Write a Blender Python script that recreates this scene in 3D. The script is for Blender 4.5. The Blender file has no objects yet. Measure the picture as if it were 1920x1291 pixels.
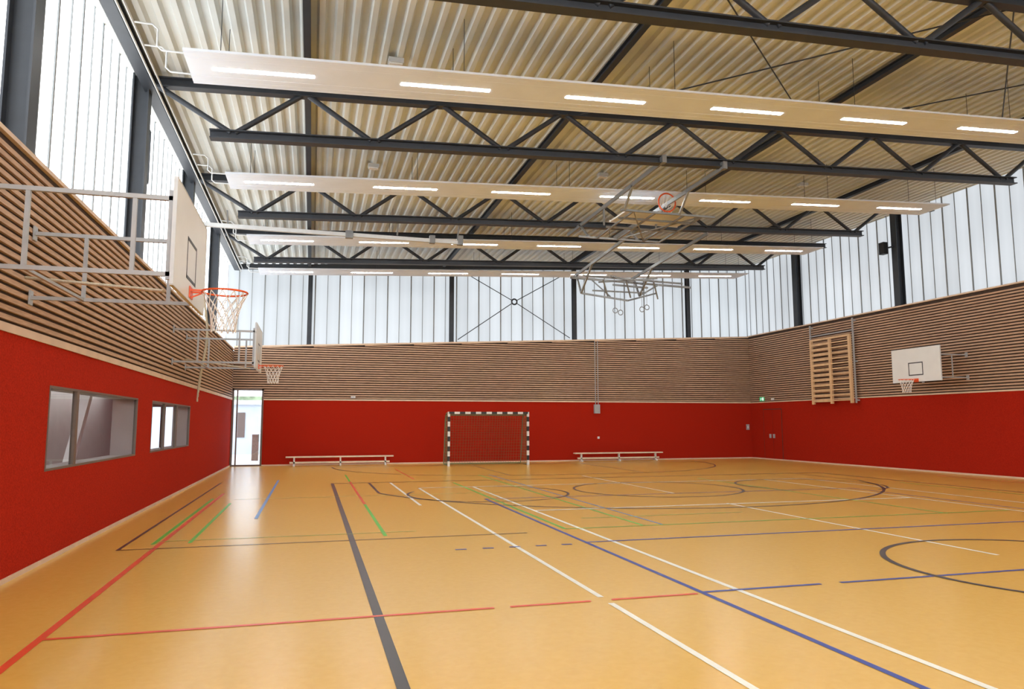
import bpy, math, random
from mathutils import Vector, Matrix
random.seed(4)
scene=bpy.context.scene
COL=bpy.context.collection
V=Vector
# ------------------------------------------------------------------ constants
XL,XR,YB,YF=-3.066,20.30,30.71,-17.5
ZR=2.60
ZWL,ZWR=4.58,5.80
def zt(x): return 4.72+.0462*(x+3.07)
def zroof(x): return 8.12+.052*(x+3.07)
def zbot(x): return 7.03+.042*(x+1.95)
def ztop(x): return 7.93+.042*(x+3.07)

# ------------------------------------------------------------------ materials
def newmat(name):
    m=bpy.data.materials.new(name);m.use_nodes=True
    return m,m.node_tree,m.node_tree.nodes['Principled BSDF']
def pm(name,col,rough=.5,metal=0,noise=0,nscale=20,spec=.5,bump=0,stretch=None,emit=0,ecol=None):
    m,nt,b=newmat(name)
    b.inputs['Base Color'].default_value=(*col,1);b.inputs['Roughness'].default_value=rough
    b.inputs['Metallic'].default_value=metal;b.inputs['Specular IOR Level'].default_value=spec
    if noise or bump:
        tc=nt.nodes.new('ShaderNodeTexCoord');mp=nt.nodes.new('ShaderNodeMapping')
        if stretch: mp.inputs['Scale'].default_value=stretch
        n=nt.nodes.new('ShaderNodeTexNoise');n.inputs['Scale'].default_value=nscale;n.inputs['Detail'].default_value=4
        nt.links.new(tc.outputs['Object'],mp.inputs[0]);nt.links.new(mp.outputs[0],n.inputs['Vector'])
        if noise:
            r=nt.nodes.new('ShaderNodeValToRGB')
            r.color_ramp.elements[0].position=.3;r.color_ramp.elements[1].position=.7
            r.color_ramp.elements[0].color=(*[c*(1-noise) for c in col],1)
            r.color_ramp.elements[1].color=(*[min(1,c*(1+noise)) for c in col],1)
            nt.links.new(n.outputs['Fac'],r.inputs[0]);nt.links.new(r.outputs[0],b.inputs['Base Color'])
        if bump:
            bp=nt.nodes.new('ShaderNodeBump');bp.inputs['Strength'].default_value=bump;bp.inputs['Distance'].default_value=.01
            nt.links.new(n.outputs['Fac'],bp.inputs['Height']);nt.links.new(bp.outputs[0],b.inputs['Normal'])
    if emit:
        b.inputs['Emission Color'].default_value=(*(ecol or col),1);b.inputs['Emission Strength'].default_value=emit
    return m
M={}
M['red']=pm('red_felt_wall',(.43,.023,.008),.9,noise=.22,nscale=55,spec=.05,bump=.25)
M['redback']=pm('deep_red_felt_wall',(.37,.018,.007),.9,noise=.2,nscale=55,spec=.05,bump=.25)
M['steel']=pm('anthracite_steel',(.034,.040,.050),.45,spec=.35,noise=.1,nscale=4)
M['galv']=pm('galvanised_steel',(.25,.26,.26),.38,metal=.4,noise=.1,nscale=12)
M['greypaint']=pm('grey_painted_tube',(.38,.39,.40),.4,spec=.4,noise=.05,nscale=9)
M['railgrey']=pm('grey_rail',(.20,.21,.22),.45,spec=.3,noise=.05,nscale=9)
M['whitepipe']=pm('white_pipe',(.56,.58,.59),.4,noise=.04,nscale=9)
M['dark']=pm('dark_backing',(.055,.034,.024),.9,noise=.2,nscale=9)
M['slat']=pm('larch_slat',(.51,.335,.225),.6,noise=.18,nscale=5,stretch=(1,1,14),spec=.2)
M['cap']=pm('light_wood_cap',(.72,.54,.39),.5,noise=.08,nscale=3)
M['deck']=pm('corrugated_deck',(.68,.71,.69),.55,noise=.05,nscale=1.5,spec=.25)
M['white']=pm('white_board',(.76,.77,.76),.4,noise=.02,nscale=3)
M['panel']=pm('radiant_panel',(.75,.83,.95),.5,noise=.03,nscale=2,spec=.3)
M['lamp']=pm('lamp_diffuser',(1,1,1),.4,emit=38,ecol=(1,.98,.95))
M['lampoff']=pm('frosted_cover',(.8,.8,.78),.3,noise=.02)
M['orange']=pm('orange_rim',(.80,.11,.02),.4,noise=.05)
M['net']=pm('white_net_cord',(.85,.84,.82),.8,noise=.05)
M['gnet']=pm('green_net_cord',(.15,.19,.09),.8,noise=.1)
M['black']=pm('black_paint',(.015,.015,.017),.5,noise=.1)
M['targetline']=pm('dark_grey_line',(.06,.06,.065),.5,noise=.1)
M['wood']=pm('pine_bars',(.70,.47,.26),.45,noise=.1,nscale=6,stretch=(1,1,.3))
M['benchwood']=pm('bench_wood',(.80,.69,.52),.45,noise=.08,nscale=5)
M['rope']=pm('hemp_rope',(.55,.48,.35),.9,noise=.15,nscale=60)
M['frame']=pm('window_frame_grey',(.16,.12,.10),.45,noise=.05)
M['plastergrey']=pm('grey_plaster',(.47,.43,.41),.8,noise=.05,nscale=3)
M['plasterwhite']=pm('white_plaster',(.76,.76,.75),.8,noise=.04,nscale=3)
M['facade']=pm('pale_blue_facade',(.60,.66,.72),.8,noise=.05,nscale=2)
M['pave']=pm('pavement',(.55,.55,.55),.8,noise=.1,nscale=2)
M['brick']=pm('brown_brick',(.20,.13,.10),.8,noise=.25,nscale=15)
M['green']=pm('exit_green',(.01,.36,.13),.4,emit=.5,noise=.02)
M['signw']=pm('sign_white',(.9,.9,.9),.4,emit=.5,noise=.01)
M['bar']=pm('glazing_bar_grey',(.24,.26,.27),.5,noise=.05)
M['hedge']=pm('hedge_leaves',(.36,.44,.26),.8,noise=.4,nscale=3)
def linemat(n,c): return pm(n,c,.32,noise=.06,nscale=6)
L={'red':linemat('line_red',(.78,.09,.035)),'black':linemat('line_black',(.05,.045,.045)),'white':linemat('line_white',(.88,.86,.76)),
'blue':linemat('line_blue',(.03,.06,.32)),'lblue':linemat('line_light_blue',(.10,.27,.58)),'green':linemat('line_green',(.10,.50,.05)),
'brown':linemat('line_brown',(.07,.04,.02)),'pgreen':linemat('line_pale_green',(.36,.50,.08))}
# floor
m,nt,b=newmat('linoleum_floor')
tc=nt.nodes.new('ShaderNodeTexCoord')
def nz(scale,det,dist=0):
    n=nt.nodes.new('ShaderNodeTexNoise');n.inputs['Scale'].default_value=scale;n.inputs['Detail'].default_value=det;n.inputs['Distortion'].default_value=dist
    nt.links.new(tc.outputs['Object'],n.inputs['Vector']);return n
n1=nz(14,8,.6);n2=nz(.35,3)
r=nt.nodes.new('ShaderNodeValToRGB');r.color_ramp.elements[0].position=.3;r.color_ramp.elements[1].position=.72
r.color_ramp.elements[0].color=(.715,.425,.085,1);r.color_ramp.elements[1].color=(.75,.455,.10,1)
nt.links.new(n1.outputs['Fac'],r.inputs[0])
mx=nt.nodes.new('ShaderNodeMix');mx.data_type='RGBA';mx.blend_type='MULTIPLY';mx.inputs['Factor'].default_value=.04
nt.links.new(r.outputs[0],mx.inputs['A']);r2=nt.nodes.new('ShaderNodeValToRGB');r2.color_ramp.elements[0].position=.35;r2.color_ramp.elements[1].position=.65
r2.color_ramp.elements[0].color=(.8,.8,.8,1);r2.color_ramp.elements[1].color=(1,1,1,1)
nt.links.new(n2.outputs['Fac'],r2.inputs[0]);nt.links.new(r2.outputs[0],mx.inputs['B']);nt.links.new(mx.outputs['Result'],b.inputs['Base Color'])
b.inputs['Roughness'].default_value=.23;b.inputs['Specular IOR Level'].default_value=.42
M['floor']=m
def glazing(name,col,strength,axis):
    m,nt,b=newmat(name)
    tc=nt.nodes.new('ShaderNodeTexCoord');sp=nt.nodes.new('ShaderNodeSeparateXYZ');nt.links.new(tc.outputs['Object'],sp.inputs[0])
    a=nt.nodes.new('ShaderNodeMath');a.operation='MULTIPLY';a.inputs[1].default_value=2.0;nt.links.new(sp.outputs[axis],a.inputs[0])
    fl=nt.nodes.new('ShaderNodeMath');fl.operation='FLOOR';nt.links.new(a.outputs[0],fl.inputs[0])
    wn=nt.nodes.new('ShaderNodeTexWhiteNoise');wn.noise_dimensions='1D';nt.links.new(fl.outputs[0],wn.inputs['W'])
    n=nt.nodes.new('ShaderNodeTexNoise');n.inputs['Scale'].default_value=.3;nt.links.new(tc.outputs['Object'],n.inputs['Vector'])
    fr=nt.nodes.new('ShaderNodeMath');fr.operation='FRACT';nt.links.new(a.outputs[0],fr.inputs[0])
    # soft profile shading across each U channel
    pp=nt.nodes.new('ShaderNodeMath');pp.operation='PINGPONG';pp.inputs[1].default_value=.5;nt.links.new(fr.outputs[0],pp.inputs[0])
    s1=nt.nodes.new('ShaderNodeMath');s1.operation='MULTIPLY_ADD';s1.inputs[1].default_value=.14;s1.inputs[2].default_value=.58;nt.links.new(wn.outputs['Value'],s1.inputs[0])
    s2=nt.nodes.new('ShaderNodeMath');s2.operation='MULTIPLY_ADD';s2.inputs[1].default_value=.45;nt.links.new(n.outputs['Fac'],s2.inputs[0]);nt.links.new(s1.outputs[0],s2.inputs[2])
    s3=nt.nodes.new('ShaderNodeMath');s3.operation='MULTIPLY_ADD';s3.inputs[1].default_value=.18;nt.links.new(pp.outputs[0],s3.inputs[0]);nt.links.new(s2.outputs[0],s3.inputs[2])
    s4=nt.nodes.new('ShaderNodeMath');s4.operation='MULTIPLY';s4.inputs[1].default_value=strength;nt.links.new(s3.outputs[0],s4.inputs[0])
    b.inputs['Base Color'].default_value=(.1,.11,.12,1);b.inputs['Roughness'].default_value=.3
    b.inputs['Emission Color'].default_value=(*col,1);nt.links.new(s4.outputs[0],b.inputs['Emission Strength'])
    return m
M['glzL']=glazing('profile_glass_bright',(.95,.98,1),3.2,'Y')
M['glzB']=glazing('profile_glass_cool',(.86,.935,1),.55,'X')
M['glzF']=glazing('profile_glass_fill',(.93,.965,1),9.5,'X')  # unseen front glazing, its glow raised to brighten the hall
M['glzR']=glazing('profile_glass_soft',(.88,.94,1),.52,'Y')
m,nt,b=newmat('clear_glass');nt.nodes.remove(b)
t=nt.nodes.new('ShaderNodeBsdfTransparent');t.inputs[0].default_value=(.88,.9,.92,1);g=nt.nodes.new('ShaderNodeBsdfGlossy');g.inputs['Roughness'].default_value=.02
mxs=nt.nodes.new('ShaderNodeMixShader');mxs.inputs[0].default_value=.08;nt.links.new(t.outputs[0],mxs.inputs[1]);nt.links.new(g.outputs[0],mxs.inputs[2])
nt.links.new(mxs.outputs[0],nt.nodes['Material Output'].inputs[0]);M['glass']=m

# ------------------------------------------------------------------ mesh builder
class MB:
    def __init__(s): s.v=[];s.f=[];s.m=[];s.s=[]
    def add(s,vs,fs,mi=0,sm=False):
        o=len(s.v);s.v+= [tuple(x) for x in vs]
        for f in fs: s.f.append([i+o for i in f]);s.m.append(mi);s.s.append(sm)
    def box(s,x0,x1,y0,y1,z0,z1,mi=0):
        s.add([(x0,y0,z0),(x1,y0,z0),(x1,y1,z0),(x0,y1,z0),(x0,y0,z1),(x1,y0,z1),(x1,y1,z1),(x0,y1,z1)],
        [(0,3,2,1),(4,5,6,7),(0,1,5,4),(1,2,6,5),(2,3,7,6),(3,0,4,7)],mi);return s
    def hexa(s,b4,t4,mi=0):
        s.add(list(b4)+list(t4),[(0,3,2,1),(4,5,6,7),(0,1,5,4),(1,2,6,5),(2,3,7,6),(3,0,4,7)],mi);return s
    def prism(s,p0,p1,prof,up=(0,0,1),mi=0,sm=False):
        p0=V(p0);p1=V(p1);d=(p1-p0).normalized();u=V(up)
        if abs(d.dot(u))>.98: u=V((1,0,0)) if abs(d.x)<.9 else V((0,1,0))
        sd=d.cross(u).normalized();u2=sd.cross(d)
        n=len(prof)
        vs=[p0+sd*a+u2*b for a,b in prof]+[p1+sd*a+u2*b for a,b in prof]
        fs=[(i,(i+1)%n,n+(i+1)%n,n+i) for i in range(n)]
        s.add(vs,fs,mi,sm);s.add(vs,[tuple(range(n))[::-1],tuple(range(n,2*n))],mi);return s
    def bar(s,p0,p1,w,h=None,up=(0,0,1),mi=0):
        h=h or w;return s.prism(p0,p1,[(-w/2,-h/2),(w/2,-h/2),(w/2,h/2),(-w/2,h/2)],up,mi)
    def tube(s,p0,p1,r,n=8,mi=0):
        return s.prism(p0,p1,[(r*math.cos(2*math.pi*i/n),r*math.sin(2*math.pi*i/n)) for i in range(n)],mi=mi,sm=True)
    def hbeam(s,p0,p1,w,h,t=.018,up=(0,0,1),mi=0):
        a=w/2;c=h/2;k=t/2
        return s.prism(p0,p1,[(-a,-c),(a,-c),(a,-c+t),(k,-c+t),(k,c-t),(a,c-t),(a,c),(-a,c),(-a,c-t),(-k,c-t),(-k,-c+t),(-a,-c+t)],up,mi)
    def sweep(s,pts,r,n=6,closed=False,mi=0,up=(0,0,1)):
        P=[V(p) for p in pts];N=len(P);vs=[]
        for i,p in enumerate(P):
            if closed: d=(P[(i+1)%N]-P[i-1])
            else: d=P[min(i+1,N-1)]-P[max(i-1,0)]
            d.normalize();u=V(up)
            if abs(d.dot(u))>.97:u=V((1,0,0))
            sd=d.cross(u).normalized();u2=sd.cross(d)
            for k in range(n):
                a=2*math.pi*k/n;vs.append(p+sd*r*math.cos(a)+u2*r*math.sin(a))
        fs=[]
        for i in range(N if closed else N-1):
            j=(i+1)%N
            for k in range(n): fs.append((i*n+k,i*n+(k+1)%n,j*n+(k+1)%n,j*n+k))
        s.add(vs,fs,mi,True)
        if not closed: s.add(vs,[tuple(range(n)),tuple((N-1)*n+k for k in range(n))],mi)
        return s
    def mesh(s,name,mats):
        me=bpy.data.meshes.new(name);me.from_pydata(s.v,[],s.f)
        for x in mats: me.materials.append(x)
        me.polygons.foreach_set('material_index',s.m);me.polygons.foreach_set('use_smooth',s.s)
        me.update();return me
def obj(name,mb,mats,parent=None,loc=None,**kw):
    if not isinstance(mats,(list,tuple)): mats=[mats]
    o=bpy.data.objects.new(name,mb.mesh(name,mats));COL.objects.link(o)
    if parent: o.parent=parent
    if loc: o.location=loc
    for k,v in kw.items(): o[k]=v
    return o
def thing(name,loc,label,category,group=None,rz=0):
    o=bpy.data.objects.new(name,None);o.empty_display_size=.2;COL.objects.link(o);o.location=loc;o.rotation_euler=(0,0,rz)
    o['label']=label;o['category']=category
    if group:o['group']=group
    return o
def dup(src,loc,rz=None,label=None):
    kids=[k for k in list(bpy.data.objects) if k.parent==src]
    c=src.copy();COL.objects.link(c);c.location=loc
    if rz is not None:c.rotation_euler=(0,0,rz)
    if label:c['label']=label
    for k in kids:
        kc=k.copy();COL.objects.link(kc);kc.parent=c
    return c
S=dict(kind='structure')
# ------------------------------------------------------------------ floor
fl=obj('floor',MB().box(XL-.4,XR+.4,YF-.4,YB+.4,-.2,0),M['floor'],**S)
names=list(L);mk=MB()
Z0=.003
def vline(c,x,y0,y1,w=.06):
    mk.add([(x-w/2,y0,Z0),(x+w/2,y0,Z0),(x+w/2,y1,Z0),(x-w/2,y1,Z0)],[(0,1,2,3)],names.index(c));
def hline(c,y,x0,x1,w=.06,z=.004):
    mk.add([(x0,y-w/2,z),(x1,y-w/2,z),(x1,y+w/2,z),(x0,y+w/2,z)],[(0,1,2,3)],names.index(c))
def arc(c,cx,cy,r,a0,a1,w=.05,n=64,z=.005):
    vs=[];fs=[]
    for i in range(n+1):
        a=math.radians(a0+(a1-a0)*i/n)
        for q in (r-w/2,r+w/2): vs.append((cx+q*math.cos(a),cy+q*math.sin(a),z))
    for i in range(n): fs.append((2*i,2*i+1,2*i+3,2*i+2))
    mk.add(vs,fs,names.index(c))
vline('red',-1.98,-5.7,18.84,.065);vline('black',.6,-8,21.15,.085)
vline('white',2.71,-5.7,6.44);vline('white',2.71,6.68,18.95);vline('white',4.14,-5.8,19.0,.065);vline('blue',3.74,-2.6,15.87,.06)
for a,b_ in((-2,1.63),(1.78,2.56),(2.77,3.67)): hline('red',6.56,a,b_,.05)
for a,b_ in((3.74,5.11),(5.35,8.3),(8.5,13.4),): hline('blue',6.6,a,b_,.055)
for i in range(5): hline('blue',9.65,1.87+.37*i,2.02+.37*i,.06)
hline('blue',9.75,3.76,13.3,.06)
hline('blue',15.85,3.74,13.3,.05)
arc('black',8.5,6.62,1.93,0,360,.07)
vline('black',-2.42,10.8,22.2,.045);hline('brown',10.82,-2.43,3.2,.035)
vline('green',-2.07,11.2,17.6,.055);vline('green',-1.6,11.2,16.5,.055);hline('pgreen',11.45,-2.1,1.6,.03)
vline('green',1.1,11.1,15.5,.055);vline('red',1.1,15.5,21.6,.055);vline('green',1.1,21.6,24.5,.05)
vline('lblue',-.9,13.7,22.8,.06);vline('white',2.18,15.0,20.9,.06)
vline('black',1.6,17.9,21.0,.065)
arc('black',8.45,20.1,7.2,198,342,.07);arc('black',4.1,17.1,1.9,150,430,.06)
arc('black',8.5,17.1,2.1,0,360,.06)
vline('green',3.9,11.05,20.5,.055);vline('green',5.25,11.1,23.3,.05);vline('lblue',5.6,11.1,23.3,.04);hline('green',11.05,3.9,12.8,.04)
hline('white',13.5,4.14,12.9,.09);vline('white',8.35,7.4,13.6,.06)
hline('pgreen',12.2,4.6,7.8,.045);hline('white',19.0,2.71,14.3,.08);hline('brown',21.1,.6,16.4,.08)
hline('pgreen',17.3,-1.6,4.9,.03)
for c,x,y0,y1,w in(('white',14.3,-5,19,.07),('white',12.9,-5,19,.07),('blue',13.3,-2,15.87,.05),('black',16.4,-8,21.1,.07),('red',19.0,-5,18.8,.05),
   ('green',11.3,11,20,.05),('brown',15.4,17.9,21,.05),('green',15.9,11,17,.05),('white',8.35,15.9,22,.05)): vline(c,x,y0,y1,w)
arc('black',13.0,17.1,1.9,-70,210,.06)
arc('black',7.0,28.9,6.2,180,270,.06);arc('black',10.0,28.9,6.2,270,360,.06);hline('black',22.7,7.0,10.0,.07)
vline('red',3.0,22,27,.045);vline('black',6.2,22.9,28.8,.04);vline('black',10.9,22.9,28.8,.04)
hline('black',29.0,.6,16.4,.06)
obj('court_marking',mk,[L[n] for n in names],parent=fl)

# ------------------------------------------------------------------ walls
def slats(mb,pos,depth,a0,a1,z0,topf,period=.095,h=.052):
    z=z0+.03
    while z+h<=topf:
        mb.box(min(pos,pos+depth),max(pos,pos+depth),a0,a1,z,z+h)
        z+=period
# left
W=MB();X0=XL-.4;zs0,zs1=1.09,2.12
W.box(X0,XL,YF,YB+.4,0,zs0);W.box(X0,XL,YF,YB+.4,zs1,ZR)
for a,b_ in((YF,9.95),(14.6,15.85),(20.55,YB+.4)): W.box(X0,XL,a,b_,zs0,zs1)
W.box(X0,XL-.035,YF,YB+.4,ZR,ZWL,1)
wl=obj('wall_left',W,[M['red'],M['dark']],**S)
s=MB();slats(s,XL-.035,.035,YF,YB,ZR+.1,ZWL-.05);obj('slat_cladding',s,M['slat'],parent=wl)
obj('trim_1',MB().box(XL-.03,XL+.02,YF,YB,ZR,ZR+.09),M['cap'],**S)
obj('trim_2',MB().box(XL-.4,XL+.015,YF,YB,ZWL,ZWL+.05),M['cap'],**S)
obj('baseboard_left',MB().box(XL,XL+.02,YF,YB,0.0,.05),M['cap'],**S)
# right
W=MB();W.box(XR,XR+.4,YF,YB+.4,0,ZR);W.box(XR+.035,XR+.4,YF,YB+.4,ZR,ZWR,1)
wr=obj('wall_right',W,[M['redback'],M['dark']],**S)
s=MB();slats(s,XR+.035,-.035,YF,YB,ZR+.06,ZWR-.04);obj('slat_cladding',s,M['slat'],parent=wr)
obj('trim_3',MB().box(XR-.02,XR+.03,YF,YB,ZR,ZR+.05),M['cap'],**S)
obj('trim_4',MB().box(XR-.015,XR+.4,YF,YB,ZWR,ZWR+.05),M['cap'],**S)
obj('baseboard_right',MB().box(XR-.02,XR,YF,YB,0,.05),M['cap'],**S)
# back
DX0,DX1,DZ=-3.06,-1.88,3.06
W=MB();W.box(DX1,XR,YB,YB+.4,0,ZR)
def slope(mb,x0,x1,z0,f,y0,y1,mi=0,h=None):
    a0=f(x0)-(h or 0) if h else z0;a1=f(x1)-(h or 0) if h else z0
    mb.hexa([(x0,y0,a0),(x1,y0,a1),(x1,y1,a1),(x0,y1,a0)],[(x0,y0,f(x0)),(x1,y0,f(x1)),(x1,y1,f(x1)),(x0,y1,f(x0))],mi)
slope(W,DX1,XR,ZR,zt,YB+.035,YB+.4,1);slope(W,XL,DX1,DZ,zt,YB+.035,YB+.4,1)
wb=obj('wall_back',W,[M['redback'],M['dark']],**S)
s=MB();z=ZR+.09
while True:
    h=.052;x0=(XL if z>DZ else DX1)
    if zt(x0)<z+h+.03:x0=-3.07+(z+h+.03-4.72)/.0462
    if x0>=XR:break
    s.box(x0,XR,YB,YB+.035,z,z+h);z+=.095
obj('slat_cladding',s,M['slat'],parent=wb)
obj('trim_5',MB().box(DX1,XR,YB-.02,YB+.03,ZR,ZR+.06),M['cap'],**S)
t5=MB();slope(t5,XL,XR,0,lambda x:zt(x)+.03,YB-.015,YB+.4,0,h=.07);obj('trim_6',t5,M['cap'],**S)
obj('baseboard_back',MB().box(DX1,XR,YB-.02,YB,0,.05),M['cap'],**S)
# front (behind the viewpoint)
W=MB();W.box(XL-.4,XR+.4,YF-.4,YF,0,ZR);slope(W,XL-.4,XR+.4,ZR,zt,YF-.4,YF,1)
obj('wall_front',W,[M['red'],M['slat']],**S)
# ------------------------------------------------------------------ glazing
def glz(name,plane,val,a0,a1,zb,ztp,mat,inner,wide=.5):
    g=MB();bars=MB()
    if plane=='X': g.add([(val,a0,zb),(val,a1,zb),(val,a1,ztp),(val,a0,ztp)],[(0,1,2,3)])
    else: g.add([(a0,val,zb(a0)),(a1,val,zb(a1)),(a1,val,ztp(a1)),(a0,val,ztp(a0))],[(0,1,2,3)])
    a=math.ceil(a0/wide)*wide;i=0
    while a<a1:
        w=.011 if i%2 else .024
        if plane=='X': bars.box(min(val,val+inner),max(val,val+inner),a-w,a+w,zb,ztp)
        else: bars.hexa([(a-w,val-.03,zb(a)),(a+w,val-.03,zb(a)),(a+w,val,zb(a)),(a-w,val,zb(a))],[(a-w,val-.03,ztp(a)),(a+w,val-.03,ztp(a)),(a+w,val,ztp(a)),(a-w,val,ztp(a))])
        a+=wide;i+=1
    o=obj(name,g,mat,**S);obj('glazing_bars',bars,M['bar'],parent=o);return o
glz('window_1','X',XL-.37,YF,YB+.37,ZWL,zroof(XL),M['glzL'],.02,.5)
glz('window_2','X',XR+.37,YF,YB+.37,ZWR,zroof(XR)+.1,M['glzR'],-.02)
glz('window_3','Y',YB+.37,XL-.37,XR+.37,zt,zroof,M['glzB'],-.02)
glz('window_4','Y',YF-.1,XL-.37,XR+.37,zt,zroof,M['glzF'],-.02)  # behind the camera, over-bright as fill for roof and walls
for i,(ya,yb) in enumerate(((14.75,15.95),(20.1,21.3))):
    f=MB();xa,xb=XL-.36,XL-.30
    f.box(xa,xb,ya,yb,6.55,6.62);f.box(xa,xb,ya,yb,7.6,7.67);f.box(xa,xb,ya,ya+.07,6.62,7.6);f.box(xa,xb,yb-.07,yb,6.62,7.6)
    obj('window_%d'%(7+i),f,M['steel'],**S)

# ------------------------------------------------------------------ corrugated ceiling
c=MB();P=.28;D=.085;x=XL-.5;prof=[]
while x<XR+.6:
    for dx,dz in((0,D),(.11,D),(.15,0),(.24,0)): prof.append((x+dx,zroof(x+dx)+dz))
    x+=P
vs=[];
for a,z in prof: vs+=[(a,YF-.5,z),(a,YB+.5,z)]
c.add(vs,[(2*i,2*i+1,2*i+3,2*i+2) for i in range(len(prof)-1)])
vs2=[(a,y,z+.3) for (a,y,z) in vs];c.add([vs2[0],vs2[1],vs2[-1],vs2[-2]],[(0,1,2,3)])
obj('ceiling',c,M['deck'],**S)
obj('trim_8',MB().hbeam((XL+.0,YF,ztop(XL)+.0),(XL,YB,ztop(XL)),.2,.24),M['steel'],**S)
t=MB();t.bar((XL,YB+.15,zroof(XL)-.12),(XR,YB+.15,zroof(XR)-.12),.2,.2);obj('trim_10',t,M['steel'],**S)

# ------------------------------------------------------------------ columns
def column(x,y,z0,z1,label):
    o=thing('steel_column',(x,y,z0),label,'column','steel columns along the glazing')
    obj('shaft',MB().hbeam((0,0,.02),(0,0,z1-z0),.26,.28,.025,up=(1,0,0)),M['steel'],parent=o)
    obj('base_plate',MB().box(-.15,.15,-.15,.15,0,.02),M['steel'],parent=o)
    return o
lab='dark grey steel H column in front of translucent glazing'
for y in(3.3,8.85,14.3,19.65,25.0): column(XL-.145,y,ZWL+.05,zroof(XL)-.02,lab)
for y in(15.6,21.35,27.1): column(XR+.16,y,ZWR+.05,zroof(XR)-.02,lab)
for x in(-.2,5.75,11.43,17.2):
    o=thing('steel_column',(x,YB+.2,zt(x)+.03),'slim dark grey steel column in the end wall glazing','column','steel columns along the glazing')
    obj('shaft',MB().hbeam((0,0,.02),(0,0,zroof(x)-.25-zt(x)),.18,.18,.02,up=(0,1,0)),M['steel'],parent=o)
    obj('base_plate',MB().box(-.11,.11,-.11,.11,0,.02),M['steel'],parent=o)
# ------------------------------------------------------------------ trusses
tr=thing('roof_truss',(0,14.1,0),'dark grey steel lattice truss spanning under corrugated roof','truss','roof trusses')
obj('top_chord',MB().hbeam((XL+.12,0,ztop(XL)),(XR-.05,0,ztop(XR)),.18,.18,.02),M['steel'],parent=tr)
obj('bottom_chord',MB().hbeam((-1.98,0,zbot(-1.98)),(17.3,0,zbot(17.3)),.2,.17,.022),M['steel'],parent=tr)
bn=[-1.62+2.65*i for i in range(8)];tn=[-.3+2.65*i for i in range(8)]
seg=[((-2.95,ztop(-2.95)-.05),(bn[0],zbot(bn[0])+.06))]
for i in range(8):
    seg.append(((bn[i]+.08,zbot(bn[i])+.06),(tn[i]-.05,ztop(tn[i])-.06)))
    if i<7: seg.append(((tn[i]+.08,ztop(tn[i])-.06),(bn[i+1]-.05,zbot(bn[i+1])+.06)))
for (a,za),(b_,zb) in seg:
    obj('web_member',MB().tube((a,0,za),(b_,0,zb),.052,10),M['steel'],parent=tr)
for y in(8.7,19.5,24.9): dup(tr,(0,y,0))
# longitudinal struts
for x in(-.25,5.35,11.1,16.8):
    o=thing('roof_strut',(x,0,0),'dark grey longitudinal steel strut under the roof deck','beam','roof struts')
    obj('beam',MB().hbeam((0,2,zroof(x)-.08),(0,YB,zroof(x)-.08),.12,.13,.016),M['steel'],parent=o)
o=thing('roof_bracing',(11.1,11.4,8.5),'thin dark steel tension rods crossing under the roof','bracing')
for p,q in(((5.35,8.8,8.26),(11.1,14.0,8.55)),((5.35,14.0,8.22),(11.1,8.8,8.51)),((11.1,14.0,8.55),(16.8,8.8,8.8)),((11.1,8.8,8.51),(16.8,14.0,8.76))):
    c0=V((11.1,11.4,8.5));p=V(p)-c0;q=V(q)-c0;d=q-p
    obj('rod',MB().tube(p,q,.014,6).tube(p+d*.25,p+d*.27,.028,8),M['steel'],parent=o)
# cross bracing in end wall
cb=thing('cross_bracing',(8.57,YB+.12,7.05),'dark steel X tension bracing with central ring hub','bracing')
for q in((6.02,5.28),(11.18,5.5),(6.02,8.4),(11.18,8.55)):
    d=V((q[0]-8.57,0,q[1]-7.05));obj('rod',MB().tube(d.normalized()*.12,d,.018,8),M['steel'],parent=cb)
obj('hub',MB().sweep([(.12*math.cos(a*math.pi/12),0,.12*math.sin(a*math.pi/12)) for a in range(24)],.035,8,True,up=(0,1,0)),M['steel'],parent=cb)

# ------------------------------------------------------------------ radiant panels with lamps
def pz(x): return 7.25+.044*(x+2.03)
pn=thing('radiant_ceiling_panel',(0,11.88,0),'long white radiant heating panel with glowing light strips','ceiling panel','suspended ceiling panels')
b_=MB();x0,x1=-2.03,18.25
def sbox(mb,x0,x1,y0,y1,dz0,dz1,mi=0):
    mb.hexa([(x0,y0,pz(x0)+dz0),(x1,y0,pz(x1)+dz0),(x1,y1,pz(x1)+dz0),(x0,y1,pz(x0)+dz0)],[(x0,y0,pz(x0)+dz1),(x1,y0,pz(x1)+dz1),(x1,y1,pz(x1)+dz1),(x0,y1,pz(x0)+dz1)],mi)
sbox(b_,x0,x1,-.54,.54,0,.02);sbox(b_,x0,x1,-.56,-.54,-.004,.035);sbox(b_,x0,x1,.54,.56,-.004,.035)
for yy in(-.45,-.3,.3,.45): sbox(b_,x0,x1,yy-.035,yy+.035,-.003,0)
obj('panel_body',b_,M['panel'],parent=pn)
for i in range(7):
    xa=-1.66+2.97*i;q=MB();sbox(q,xa,xa+1.55,-.05,.05,-.004,-.001);obj('light_strip',q,M['lamp'],parent=pn,label='glowing white linear lamp')
w=MB()
for xx in(-1.5,2.3,6.2,10.1,14,17.8):
    for yy in(-.5,.5): w.tube((xx,yy,pz(xx)+.02),(xx,yy,zroof(xx)+.03),.006,5)
obj('suspension_wires',w,M['steel'],parent=pn)
PY=[11.88,17.5,23.1,27.95]
for y in PY[1:]+[6.1,.6,-5.2,-11]: dup(pn,(0,y,0))  # panels overhead and behind the camera are unseen, added for their light
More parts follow.
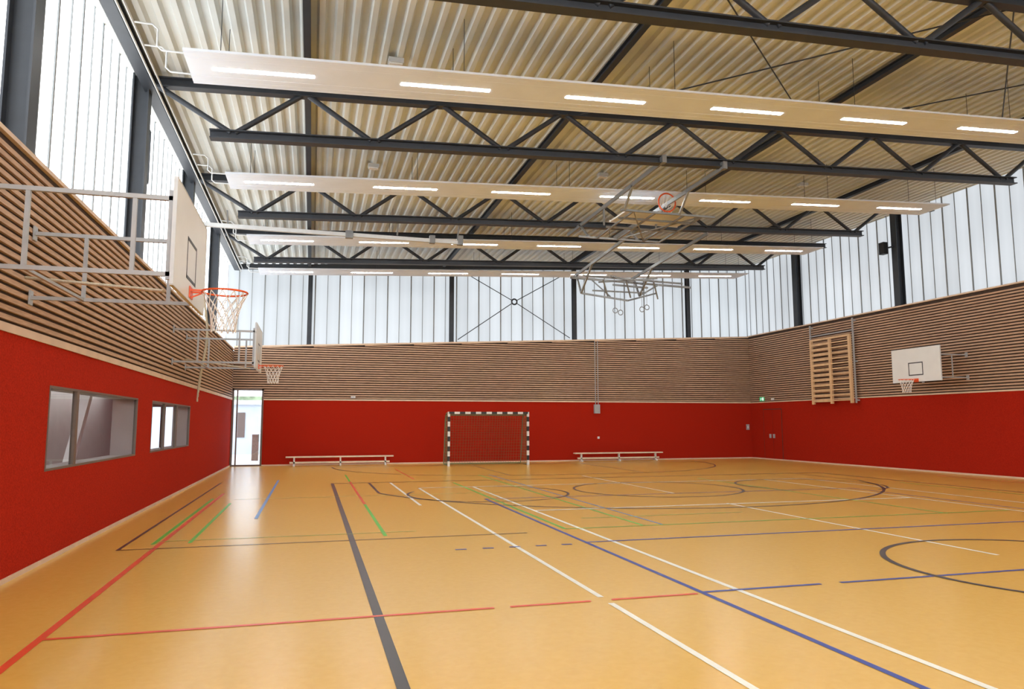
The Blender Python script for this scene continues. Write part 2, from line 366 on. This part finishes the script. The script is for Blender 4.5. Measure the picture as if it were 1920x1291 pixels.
# heating pipes
for i,y in enumerate(PY):
    o=thing('heating_pipe',(-2.0,y,7.28),'white heating pipes feeding a ceiling panel end','pipe','heating feed pipes')
    for dy in(-.35,.35):
        obj('pipe',MB().sweep([(0,dy,.02),(-.35,dy,.02),(-.42,dy,.08),(-.42,dy,.35),(-.5,dy,.42),(-.75,dy,.42)],.015,8,up=(0,1,0)),M['whitepipe'],parent=o)
o=thing('heating_pipe',(-2.79,8,7.74),'long white heating main running along the eave','pipe','heating feed pipes')
for dx,dz in((0,0),(-.05,-.12)): obj('pipe',MB().tube((dx,-6,dz),(dx,22,dz),.018,8),M['whitepipe'],parent=o)
# ceiling sensor boxes
for x,y in((1.32,12.9),(1.37,18.57),(7.76,18.55),(14.46,18.66)):
    o=thing('emergency_light',(x,y,zroof(x)),'small white emergency light box under the roof','light','emergency lights')
    obj('housing',MB().box(-.14,.14,-.09,.09,-.09,0),M['whitepipe'],parent=o);obj('diffuser',MB().box(-.12,.12,-.07,.07,-.12,-.09),M['lampoff'],parent=o)

# ------------------------------------------------------------------ basketball baskets
def netmesh(mb,c,r0,r1,h,n=12,rows=5,rr=.0055):
    def pt(k,row):
        t=row/rows;r=r0*(1-t)+r1*t - .03*math.sin(t*math.pi)
        a=2*math.pi*(k+(row%2)*.5)/n
        return (c[0]+r*math.cos(a),c[1]+r*math.sin(a),c[2]-h*t)
    for row in range(rows):
        for k in range(n):
            if row%2==0: mb.tube(pt(k,row),pt(k,row+1),rr,4);mb.tube(pt(k,row),pt(k-1,row+1),rr,4)
            else: mb.tube(pt(k,row),pt(k,row+1),rr,4);mb.tube(pt(k,row),pt(k+1,row+1),rr,4)
def boardmesh(W_,H_,z0):
    b=MB();b.box(-.015,.015,-W_/2,W_/2,z0,z0+H_,0)
    def line(y0,y1,za,zb): b.box(.015,.017,y0,y1,za,zb,1)
    line(-.3,.3,z0+.2,z0+.235);line(-.3,.3,z0+.6,z0+.635);line(-.3,-.265,z0+.2,z0+.635);line(.265,.3,z0+.2,z0+.635)
    b.box(-.018,.018,-W_/2-.01,-W_/2,z0,z0+H_,2);b.box(-.018,.018,W_/2,W_/2+.01,z0,z0+H_,2)
    b.box(-.018,.018,-W_/2,W_/2,z0-.01,z0,2);b.box(-.018,.018,-W_/2,W_/2,z0+H_,z0+H_+.01,2)
    return b
def ring(mb,c,R_,r=.011,n=32):
    mb.sweep([(c[0]+R_*math.cos(2*math.pi*i/n),c[1]+R_*math.sin(2*math.pi*i/n),c[2]) for i in range(n)],r,6,True)
def basket(loc,arm,label,rz=0,W_=1.98,H_=1.03,z0=2.95,full=True,rimx=.36):
    o=thing('basketball_hoop',loc,label,'basketball hoop','wall mounted basketball hoops',rz)
    obj('backboard',boardmesh(W_,H_,z0),[M['white'],M['targetline'],M['whitepipe']],parent=o)
    r=MB();ring(r,(rimx,0,3.06),.23);r.bar((.02,-.07,3.06),(rimx-.21,-.07,3.06),.018);r.bar((.02,.07,3.06),(rimx-.21,.07,3.06),.018)
    r.box(.017,.027,-.1,.1,2.98,3.1);r.bar((.02,0,2.99),(rimx-.21,0,3.05),.014)
    obj('rim',r,M['orange'],parent=o);n=MB();netmesh(n,(rimx,0,3.05),.23,.125,.42);obj('net',n,M['net'],parent=o)
    f=MB();y0,y1=-W_/2+.05,W_/2-.15
    tw=.042 if full else .032
    for yy in(y0,y1):
        za,zb=z0+.1,z0+.83
        f.bar((-arm,yy,zb),(-.02,yy,zb),tw);f.bar((-arm,yy,za),(-.02,yy,za),tw)
        for t in((.2,.7) if full else (.5,)): f.bar((-arm*t,yy,za),(-arm*t,yy,zb),tw*.9)
        f.bar((-.04,yy,za-.05),(-.04,yy,zb+.08),tw)
        f.box(-arm,-arm+.015,yy-.05,yy+.05,za-.08,za+.08);f.box(-arm,-arm+.015,yy-.05,yy+.05,zb-.08,zb+.08)
    for zz in(z0+.1,z0+.83): f.bar((-.05,y0,zz),(-.05,y1,zz),.035)
    if full: f.bar((-arm*.7,y0,z0+.1),(-arm*.7,y1,z0+.1),.03)
    obj('swing_frame',f,M['greypaint'],parent=o)
    if full: obj('locking_strut',MB().tube((-arm+.03,W_/2-.4,z0+.28),(-.12,-W_/2+.3,z0-.02),.018,8),M['rope'],parent=o,label='beige diagonal locking strut')
    return o
basket((-1.3,8.27,0),1.76,'large white backboard, orange rim, long grey swing frame above interior window')
basket((-1.3,18.6,0),1.76,'white backboard, orange rim, grey swing frame beside hanging ropes')
basket((19.1,19.45,0),1.2,'white backboard with black target square beside wooden climbing bars',rz=math.pi,full=False,z0=3.0,H_=1.1,rimx=.42)

# ------------------------------------------------------------------ folded ceiling frames
o=thing('ceiling_basketball_frame',(8.5,17,7.0),'grey steel folded ceiling basketball hoop hung below trusses','basketball hoop')
for dx in(-1.2,.3): obj('guide_rail',MB().bar((dx,-2.95,.38),(dx,3.2,.30),.05,.10),M['railgrey'],parent=o)
bb=MB();bb.box(-.98,.98,-.5,.5,-.02,.02);bb.box(-1.0,1.0,-.52,-.5,-.03,.03);bb.box(-1,1,.5,.52,-.03,.03)
obj('backboard',bb,M['white'],parent=o)
r=MB();r.sweep([(.2+.24*math.cos(2*math.pi*i/32),-.45,.32+.24*math.sin(2*math.pi*i/32)) for i in range(32)],.02,6,True,up=(0,1,0));r.bar((.12,-.45,.0),(.12,-.45,.1),.02);r.bar((.28,-.45,0),(.28,-.45,.1),.02)
obj('rim',r,M['orange'],parent=o)
n=MB();
for k in range(12):
    a=2*math.pi*k/12;p=(.2+.24*math.cos(a),-.45,.32+.24*math.sin(a))
    for s_ in(-1,1):
        q=(.2+.18*math.cos(a+s_*.26),-.35,.22+.17*math.sin(a+s_*.26));n.tube(p,q,.007,4)
        n.tube(q,(.2+.13*math.cos(a),-.25,.14+.12*math.sin(a)),.007,4)
obj('net',n,M['net'],parent=o)
g=MB()
for dx in(-.95,-.35,.45,.95): g.bar((dx,-.9,-.12),(dx,1.5,-.2),.045)
for dy,zz,xa,xb in((-.9,-.12,-1.3,1.3),(-.3,-.14,-1.1,1.1),(.5,-.16,-1.1,1.0),(1.5,-.2,-1.5,.95)): g.bar((xa,dy,zz),(xb,dy,zz),.05)
g.bar((-.95,-.9,-.12),(.45,1.5,-.2),.03);g.bar((.95,-.9,-.12),(-.35,1.5,-.2),.03)
for dx in(-1.2,.3): g.bar((dx,1.5,-.2),(dx,2.2,.35),.05);g.bar((dx,-.9,-.12),(dx,-1.4,.35),.05);g.bar((dx,.4,-.15),(dx,.4,.35),.04)
obj('folding_frame',g,M['galv'],parent=o)
for dx in(-1.2,.3): obj('rail_clamp',MB().box(dx-.05,dx+.05,-3.06,-2.92,.33,.5),M['railgrey'],parent=o)

o=thing('gymnastic_ring_frame',(11.0,22.5,6.95),'grey steel ceiling frame with hanging gymnastic rings','gymnastics frame')
for dx in(-1.7,.6): obj('guide_rail',MB().bar((dx,-3.0,.5),(dx,2.6,.15),.05,.10),M['railgrey'],parent=o)
g=MB()
g.bar((-2.0,2.2,.02),(2.9,2.2,-.12),.07);g.bar((-1.9,1.2,-.1),(2.0,1.2,-.2),.06)
for dx in(-1.7,.6): g.bar((dx,2.4,.2),(dx,1.9,-.6),.06);g.bar((dx,.8,.25),(dx,1.9,-.6),.06)
g.bar((-1.7,1.9,-.6),(.0,1.6,-.85),.06);g.bar((.0,1.6,-.85),(1.2,1.8,-.5),.06);g.bar((-1.2,2.2,0),(-.6,1.8,-.7),.05);g.bar((.6,1.9,-.6),(1.5,2.1,-.1),.05)
g.bar((-.9,1.0,-.1),(.9,2.2,-.1),.05);g.bar((.9,1.0,-.1),(-.9,2.2,-.1),.05)
g.bar((-.5,1.8,-.25),(.9,1.8,-.3),.06);g.bar((-1.3,1.8,-.5),(.8,1.8,-.5),.05)
for dx in(-1,-.1,1.): g.bar((dx,1.5,-.15),(dx+.3,1.8,-.7),.045)
obj('folding_frame',g,M['galv'],parent=o)
for x,y,z in((-.55,1.5,-1.25),(-.3,1.6,-1.3),(.55,1.6,-1.15),(.8,1.7,-1.05)):
    obj('strap',MB().bar((x,y,z+.09),(x,y,z+.8),.02,.006),M['greypaint'],parent=o)
    obj('ring',MB().sweep([(x+.09*math.cos(2*math.pi*i/20),y,z+.09*math.sin(2*math.pi*i/20)) for i in range(20)],.016,6,True,up=(0,1,0)),M['galv'],parent=o)

# rope track
o=thing('rope_track',(-2.85,19.85,6.8),'pale grey steel track for climbing ropes hung under truss','track')
obj('rail',MB().bar((0,0,0),(6.8,0,-.05),.1,.10),M['whitepipe'],parent=o)
for xx in(.6,3.2,5.0,6.7): obj('hanger',MB().bar((xx,0,.05),(xx,-.3,.3+.04*xx),.04),M['railgrey'],parent=o)
for a,b2,z1 in((3.6,3.8,.08),(5.9,6.05,.1),(6.7,6.85,.15)): obj('trolley',MB().box(a,b2,-.08,.08,-.12,z1),M['railgrey'],parent=o)
for i in range(5):
    pts=[];n=24
    for k in range(n+1):
        t=k/n;z=6.742-t*(4.45-.12*i)
        bow=.16*math.exp(-((z-3.9)/.9)**2)
        pts.append((bow,-.09+.045*i,z))
    o=thing('climbing_rope',(-2.80,19.85,0),'beige climbing rope gathered against the slatted wall','rope','climbing ropes')
    obj('rope',MB().sweep(pts,.019,6,up=(0,1,0)),M['rope'],parent=o)
    obj('rope_end_cap',MB().tube((pts[-1][0],pts[-1][1],pts[-1][2]-.08),pts[-1],.021,8),M['rope'],parent=o)

# ------------------------------------------------------------------ handball goal
gx0,gx1,gy=5.2,8.44,28.35;gh=2.12;s_=.085
o=thing('handball_goal',(gx0,gy,0),'handball goal with black and white striped frame and net','goal')
Wg=gx1-gx0
def stripes(p,axis,ln,n):
    mb=MB()
    for i in range(n):
        a=ln*i/n;b2=ln*(i+1)/n;mi=i%2
        if axis=='z': mb.box(p-s_/2,p+s_/2,-s_/2,s_/2,a,b2,mi)
        else: mb.box(p+a,p+b2,-s_/2,s_/2,gh-s_,gh,mi)
    return mb
obj('post',stripes(0,'z',gh,11),[M['white'],M['black']],parent=o)
obj('post',stripes(Wg,'z',gh,11),[M['white'],M['black']],parent=o)
obj('crossbar',stripes(0,'x',Wg,15),[M['black'],M['white']],parent=o)
f=MB()
for xx in(0,Wg): f.sweep([(xx,0,gh-.03),(xx,.55,gh-.05),(xx,.8,gh-.3),(xx,1.1,.03),(xx,.04,.03)],.02,8,up=(1,0,0))
f.tube((0,1.1,.03),(Wg,1.1,.03),.02)
obj('rear_frame',f,M['gnet'],parent=o)
n=MB()
def bk(t):
    P=[(0,gh-.06),(.7,gh-.15),(.85,1.1),(1.05,.05)]
    q=t*3;i=min(2,int(q));f_=q-i;return (P[i][0]*(1-f_)+P[i+1][0]*f_,P[i][1]*(1-f_)+P[i+1][1]*f_)
nx=30
for i in range(nx+1):
    x_=Wg*i/nx;prev=None
    for k in range(7):
        y_,z_=bk(k/6);sag=.05*math.sin(i*.9)*math.sin(k)
        q=(x_,y_+sag,z_)
        if prev:n.tube(prev,q,.005,3)
        prev=q
for k in range(1,27):
    y_,z_=bk(k/27);n.tube((0,y_,z_),(Wg,y_,z_),.005,3)
    for xx in(0,Wg): n.tube((xx,0,z_),(xx,y_,z_),.005,3)
for k in range(1,9):
    y_=k*.1
    for xx in(0,Wg): n.tube((xx,y_,.03),(xx,y_,gh-.12),.005,3)
obj('net',n,M['gnet'],parent=o)

# ------------------------------------------------------------------ benches
def bench(loc,ln):
    o=thing('gym_bench',loc,'long low pale wooden gymnastics bench against red wall','bench','gymnastics benches')
    obj('seat',MB().box(0,ln,-.13,.13,.33,.38),M['benchwood'],parent=o)
    obj('lower_beam',MB().box(.15,ln-.15,-.05,.05,.10,.17),M['benchwood'],parent=o)
    for xx in(.32,ln/2,ln-.32):
        q=MB();q.box(xx-.03,xx+.03,-.05,.05,.05,.33);q.box(xx-.03,xx+.03,-.17,.17,0,.06);obj('leg',q,M['white'],parent=o)
bench((-.95,30.2,0),4.2);bench((11.12,30.25,0),4.2)

# ------------------------------------------------------------------ wall bars
o=thing('wall_bars',(XR,24.7,0),'raised pale wooden climbing bars on vertical metal rails','wall bars')
for yy in(-1.12,0,1.12): obj('upright',MB().box(-.28,-.2,yy-.06,yy+.06,2.42,5.02),M['wood'],parent=o)
for side in(-1,1):
    for k in range(12):
        z=2.55+k*.21;yy=side*.56
        obj('rung',MB().bar((-.25,yy-.52,z),(-.25,yy+.52,z),.04 if side<0 else .05,.05 if side<0 else .10),M['wood'],parent=o)
obj('top_rail',MB().box(-.27,-.21,-1.18,1.18,5.02,5.1),M['wood'],parent=o)
g=MB()
for yy in(-1.22,1.28): g.bar((-.14,yy,2.42),(-.14,yy,5.72),.05);g.box(-.14,0,yy-.03,yy+.03,5.6,5.66);g.box(-.14,0,yy-.03,yy+.03,2.5,2.56);g.box(-.14,0,yy-.03,yy+.03,4,4.06)
g.bar((-.14,-1.22,5.25),(-.14,1.28,5.25),.04)
obj('guide_rails',g,M['greypaint'],parent=o)

# ------------------------------------------------------------------ small wall items
def walltb(name,loc,label,cat,parts):
    o=thing(name,loc,label,cat)
    for nm,mb,mt in parts: obj(nm,mb,mt,parent=o)
o=thing('pull_cord_set',(12.37,YB,0),'pair of grey pull cords running down slatted wall','cords')
for dx in(-.05,.08): obj('cord',MB().tube((dx,-.03,2.5),(dx,-.03,5.4),.018,6),M['greypaint'],parent=o)
obj('crank_box',MB().box(-.13,.13,-.12,0,2.1,2.5),M['greypaint'],parent=o)
walltb('wall_socket',(12.45,YB,1.02),'small white socket on the red end wall','socket',[('plate',MB().box(-.05,.05,-.012,0,-.05,.05),M['white'])])
walltb('wall_switch',(1.62,YB,2.75),'small white box on wood trim','switch',[('housing',MB().box(-.09,.09,-.06,0,-.05,.05),M['whitepipe']),('button',MB().tube((0,-.06,0),(0,-.075,0),.025),M['greypaint'])])
walltb('wall_switch',(20.1,YB,1.47),'grey switch panel on red wall near the corner','switch',[('plate',MB().box(-.08,.08,-.02,0,-.13,.13),M['greypaint']),('button',MB().box(-.03,.03,-.03,-.02,-.06,.06),M['white'])])
walltb('wall_loudspeaker',(XR-.05,21.72,8.05),'black loudspeaker mounted on a steel column','loudspeaker',[('housing',MB().box(-.16,.03,-.12,.12,-.22,.22),M['black']),('bracket',MB().bar((0,-.12,0),(.05,-.37,0),.05),M['steel'])])
walltb('wall_socket',(XL,7.6,3.02),'small white socket on slatted wall','socket',[('plate',MB().box(0,.03,-.12,.12,-.07,.07),M['white'])])
walltb('emergency_light',(XR,28.9,2.74),'small white lamp above red doors','light',[('housing',MB().box(-.08,0,-.06,.06,-.05,.05),M['white'])])
o=thing('exit_sign',(XR,29.75,2.77),'green emergency exit sign with white running figure','sign')
obj('panel',MB().box(-.03,0,-.17,.17,-.09,.09),M['green'],parent=o)
q=MB();x_=-.033
q.box(x_,x_+.003,-.14,-.05,-.07,.07)
q.bar((x_,.06,-.0),(x_,.03,.035),.02,.004,up=(1,0,0));q.bar((x_,.06,-.01),(x_,.10,-.06),.014,.004,up=(1,0,0));q.bar((x_,.05,-.01),(x_,.0,-.05),.014,.004,up=(1,0,0))
q.bar((x_,.03,.03),(x_,-.01,.0),.01,.004,up=(1,0,0));q.bar((x_,.03,.03),(x_,.09,.03),.01,.004,up=(1,0,0));q.box(x_,x_+.003,.015,.035,.045,.065)
obj('pictogram',q,M['signw'],parent=o)

# ------------------------------------------------------------------ doors
d=MB();d.box(XR-.012,XR,28.36,29.0,.02,2.27);d.box(XR-.012,XR,29.02,29.68,.02,2.27)
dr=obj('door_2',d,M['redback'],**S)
q=MB();q.box(XR-.004,XR+.001,28.33,29.71,0,2.3);obj('door_gap',q,M['dark'],parent=dr)
for yy in(28.93,29.2):
    obj('handle',MB().box(XR-.03,XR-.012,yy-.07,yy+.07,.98,1.16),M['greypaint'],parent=dr)
d=MB()
y0,y1=YB-.03,YB+.08
d.box(DX0,DX0+.07,y0,y1,0,DZ);d.box(DX1-.07,DX1,y0,y1,0,DZ);d.box(DX0,DX1,y0,y1,DZ-.08,DZ);d.box(DX0+.07,DX1-.07,y0,y1,0,.06)
d.box(DX0+.17,DX0+.22,y0,y1,.06,DZ-.08)
dr=obj('door_1',d,M['frame'],**S)
obj('glass',MB().box(DX0+.07,DX1-.07,YB+.02,YB+.03,.06,DZ-.08),M['glass'],parent=dr)
obj('handle',MB().bar((DX1-.14,YB-.07,.95),(DX1-.14,YB-.07,1.25),.03).bar((DX1-.14,YB-.07,1.1),(DX1-.14,YB+.0,1.1),.02),M['galv'],parent=dr)

# ------------------------------------------------------------------ interior windows in left wall
cx0=-6.0;cx1=XL-.4
def iwin(name,a,b_,mull):
    f=MB();X1=XL+.006;X2=XL-.05;t=.03
    f.box(X2,X1,a,b_,zs0,zs0+t);f.box(X2,X1,a,b_,zs1-t,zs1);f.box(X2,X1,a,a+t,zs0+t,zs1-t);f.box(X2,X1,b_-t,b_,zs0+t,zs1-t)
    for y in mull: f.box(X2,X1,y-.05,y+.05,zs0+t,zs1-t)
    o=obj(name,f,M['frame'],**S);obj('glass',MB().box(XL-.03,XL-.022,a+t,b_-t,zs0+t,zs1-t),M['glass'],parent=o)
    r=MB();r.box(cx1-.01,X2,a,b_,zs0,zs0+.012);r.box(cx1-.01,X2,a,b_,zs1-.012,zs1);r.box(cx1-.01,X2,a,a+.012,zs0,zs1);r.box(cx1-.01,X2,b_-.012,b_,zs0,zs1)
    obj('reveal',r,M['plastergrey'],parent=o)
iwin('window_5',9.95,14.6,[11.07]);iwin('window_6',15.85,20.55,[17.2,18.65])
# side corridor seen through them
c=MB()
c.box(cx0-.2,cx0,7,30.2,0,3.0);c.box(cx0,cx1,6.8,7,0,3)
c.box(cx0,cx1,30,30.2,0,.3,1);c.box(cx0,cx1,30,30.2,2.3,3.0)
for x_ in(cx0,cx0+.5,cx0+1.0,cx0+1.5,cx0+2.0,cx1-.12): c.box(x_,x_+.14,30,30.2,.3,2.3,1)
c.box(cx0,cx1,7,30,3.0,3.1)
c.box(cx1-.012,cx1-.001,7,30,0,zs0);c.box(cx1-.012,cx1-.001,7,30,zs1,3)
obj('wall_corridor',c,[M['plastergrey'],M['frame']],**S)
obj('floor_corridor',MB().box(cx0,cx1,7,30,-.2,0),M['plastergrey'],**S)
fillc=MB().box(-.12,.12,-6,9,-.05,-.02);o=thing('corridor_fill_light',(cx0+.5,15,2.98),'white linear fill light added in the side corridor','light')
obj('diffuser',fillc,pm('corridor_fill',(1,1,1),.5,emit=8,ecol=(1,.98,.95)),parent=o)  # unseen lamp added to brighten the corridor interior
o=thing('slanted_column',(-4.4,15.8,0),'white slanted column behind the interior window','column')
obj('shaft',MB().bar((0,-.9,0),(0,1.2,2.95),.16),M['plasterwhite'],parent=o);obj('foot',MB().box(-.16,.16,-1.1,-.75,0,.05),M['plasterwhite'],parent=o)
# outdoors
obj('ground_outside',MB().box(-40,20,YB+.4,80,-.25,-.03).box(-40,cx0-.2,-10,YB+.4,-.25,-.03),M['pave'],kind='structure')
w=MB();w.box(-14,8,44,46,-.03,3.0);w.box(-14,8,43.8,44,2.75,3.0,2)
for x_ in(-12,-9.5,-7,-4.05,-1.5): w.box(x_,x_+.4,43.96,44,.9,2.3,1)
obj('wall_outside',w,[M['facade'],M['frame'],M['plasterwhite']],kind='structure')
o=thing('hedge',(-3,50,-.03),'green hedge behind the neighbouring building','hedge')
obj('foliage',MB().box(-12,10,-.5,.5,0,3.45),M['hedge'],parent=o)
o=thing('brick_pier',(-2.5,36,-.03),'brown brick pier outside the glazed door','pier')
obj('pier',MB().box(-.14,.14,-.2,.2,0,1.2),M['brick'],parent=o);obj('cap',MB().box(-.17,.17,-.24,.24,1.2,1.25),M['plasterwhite'],parent=o)

# ------------------------------------------------------------------ world, view
w=bpy.data.worlds.new('World');scene.world=w;w.use_nodes=True;nt=w.node_tree
bg=nt.nodes['Background'];sky=nt.nodes.new('ShaderNodeTexSky');sky.sky_type='HOSEK_WILKIE';sky.turbidity=6;sky.sun_direction=(-.3,.3,.9)
mx=nt.nodes.new('ShaderNodeMix');mx.data_type='RGBA';mx.inputs['Factor'].default_value=.75
nt.links.new(sky.outputs[0],mx.inputs['A']);mx.inputs['B'].default_value=(.9,.95,1,1);nt.links.new(mx.outputs['Result'],bg.inputs[0]);bg.inputs[1].default_value=3.8
scene.view_settings.view_transform='Standard';scene.view_settings.exposure=0.55

# ------------------------------------------------------------------ camera
yaw,p,r_=.2678,.1085,-.0017
sy,cy,sp,cp=math.sin(yaw),math.cos(yaw),math.sin(p),math.cos(p)
R=V((cy,-sy,0));F=V((sy*cp,cy*cp,sp));U=V((-sy*sp,-cy*sp,cp))
R2=R*math.cos(r_)+U*math.sin(r_);U2=-R*math.sin(r_)+U*math.cos(r_)
ca=bpy.data.cameras.new('camera');co=bpy.data.objects.new('camera',ca);COL.objects.link(co)
co.matrix_world=Matrix(((R2.x,U2.x,-F.x,0),(R2.y,U2.y,-F.y,0),(R2.z,U2.z,-F.z,1.65),(0,0,0,1)))
ca.sensor_width=36;ca.lens=1361.77/1920*36;ca.clip_end=300
scene.camera=co
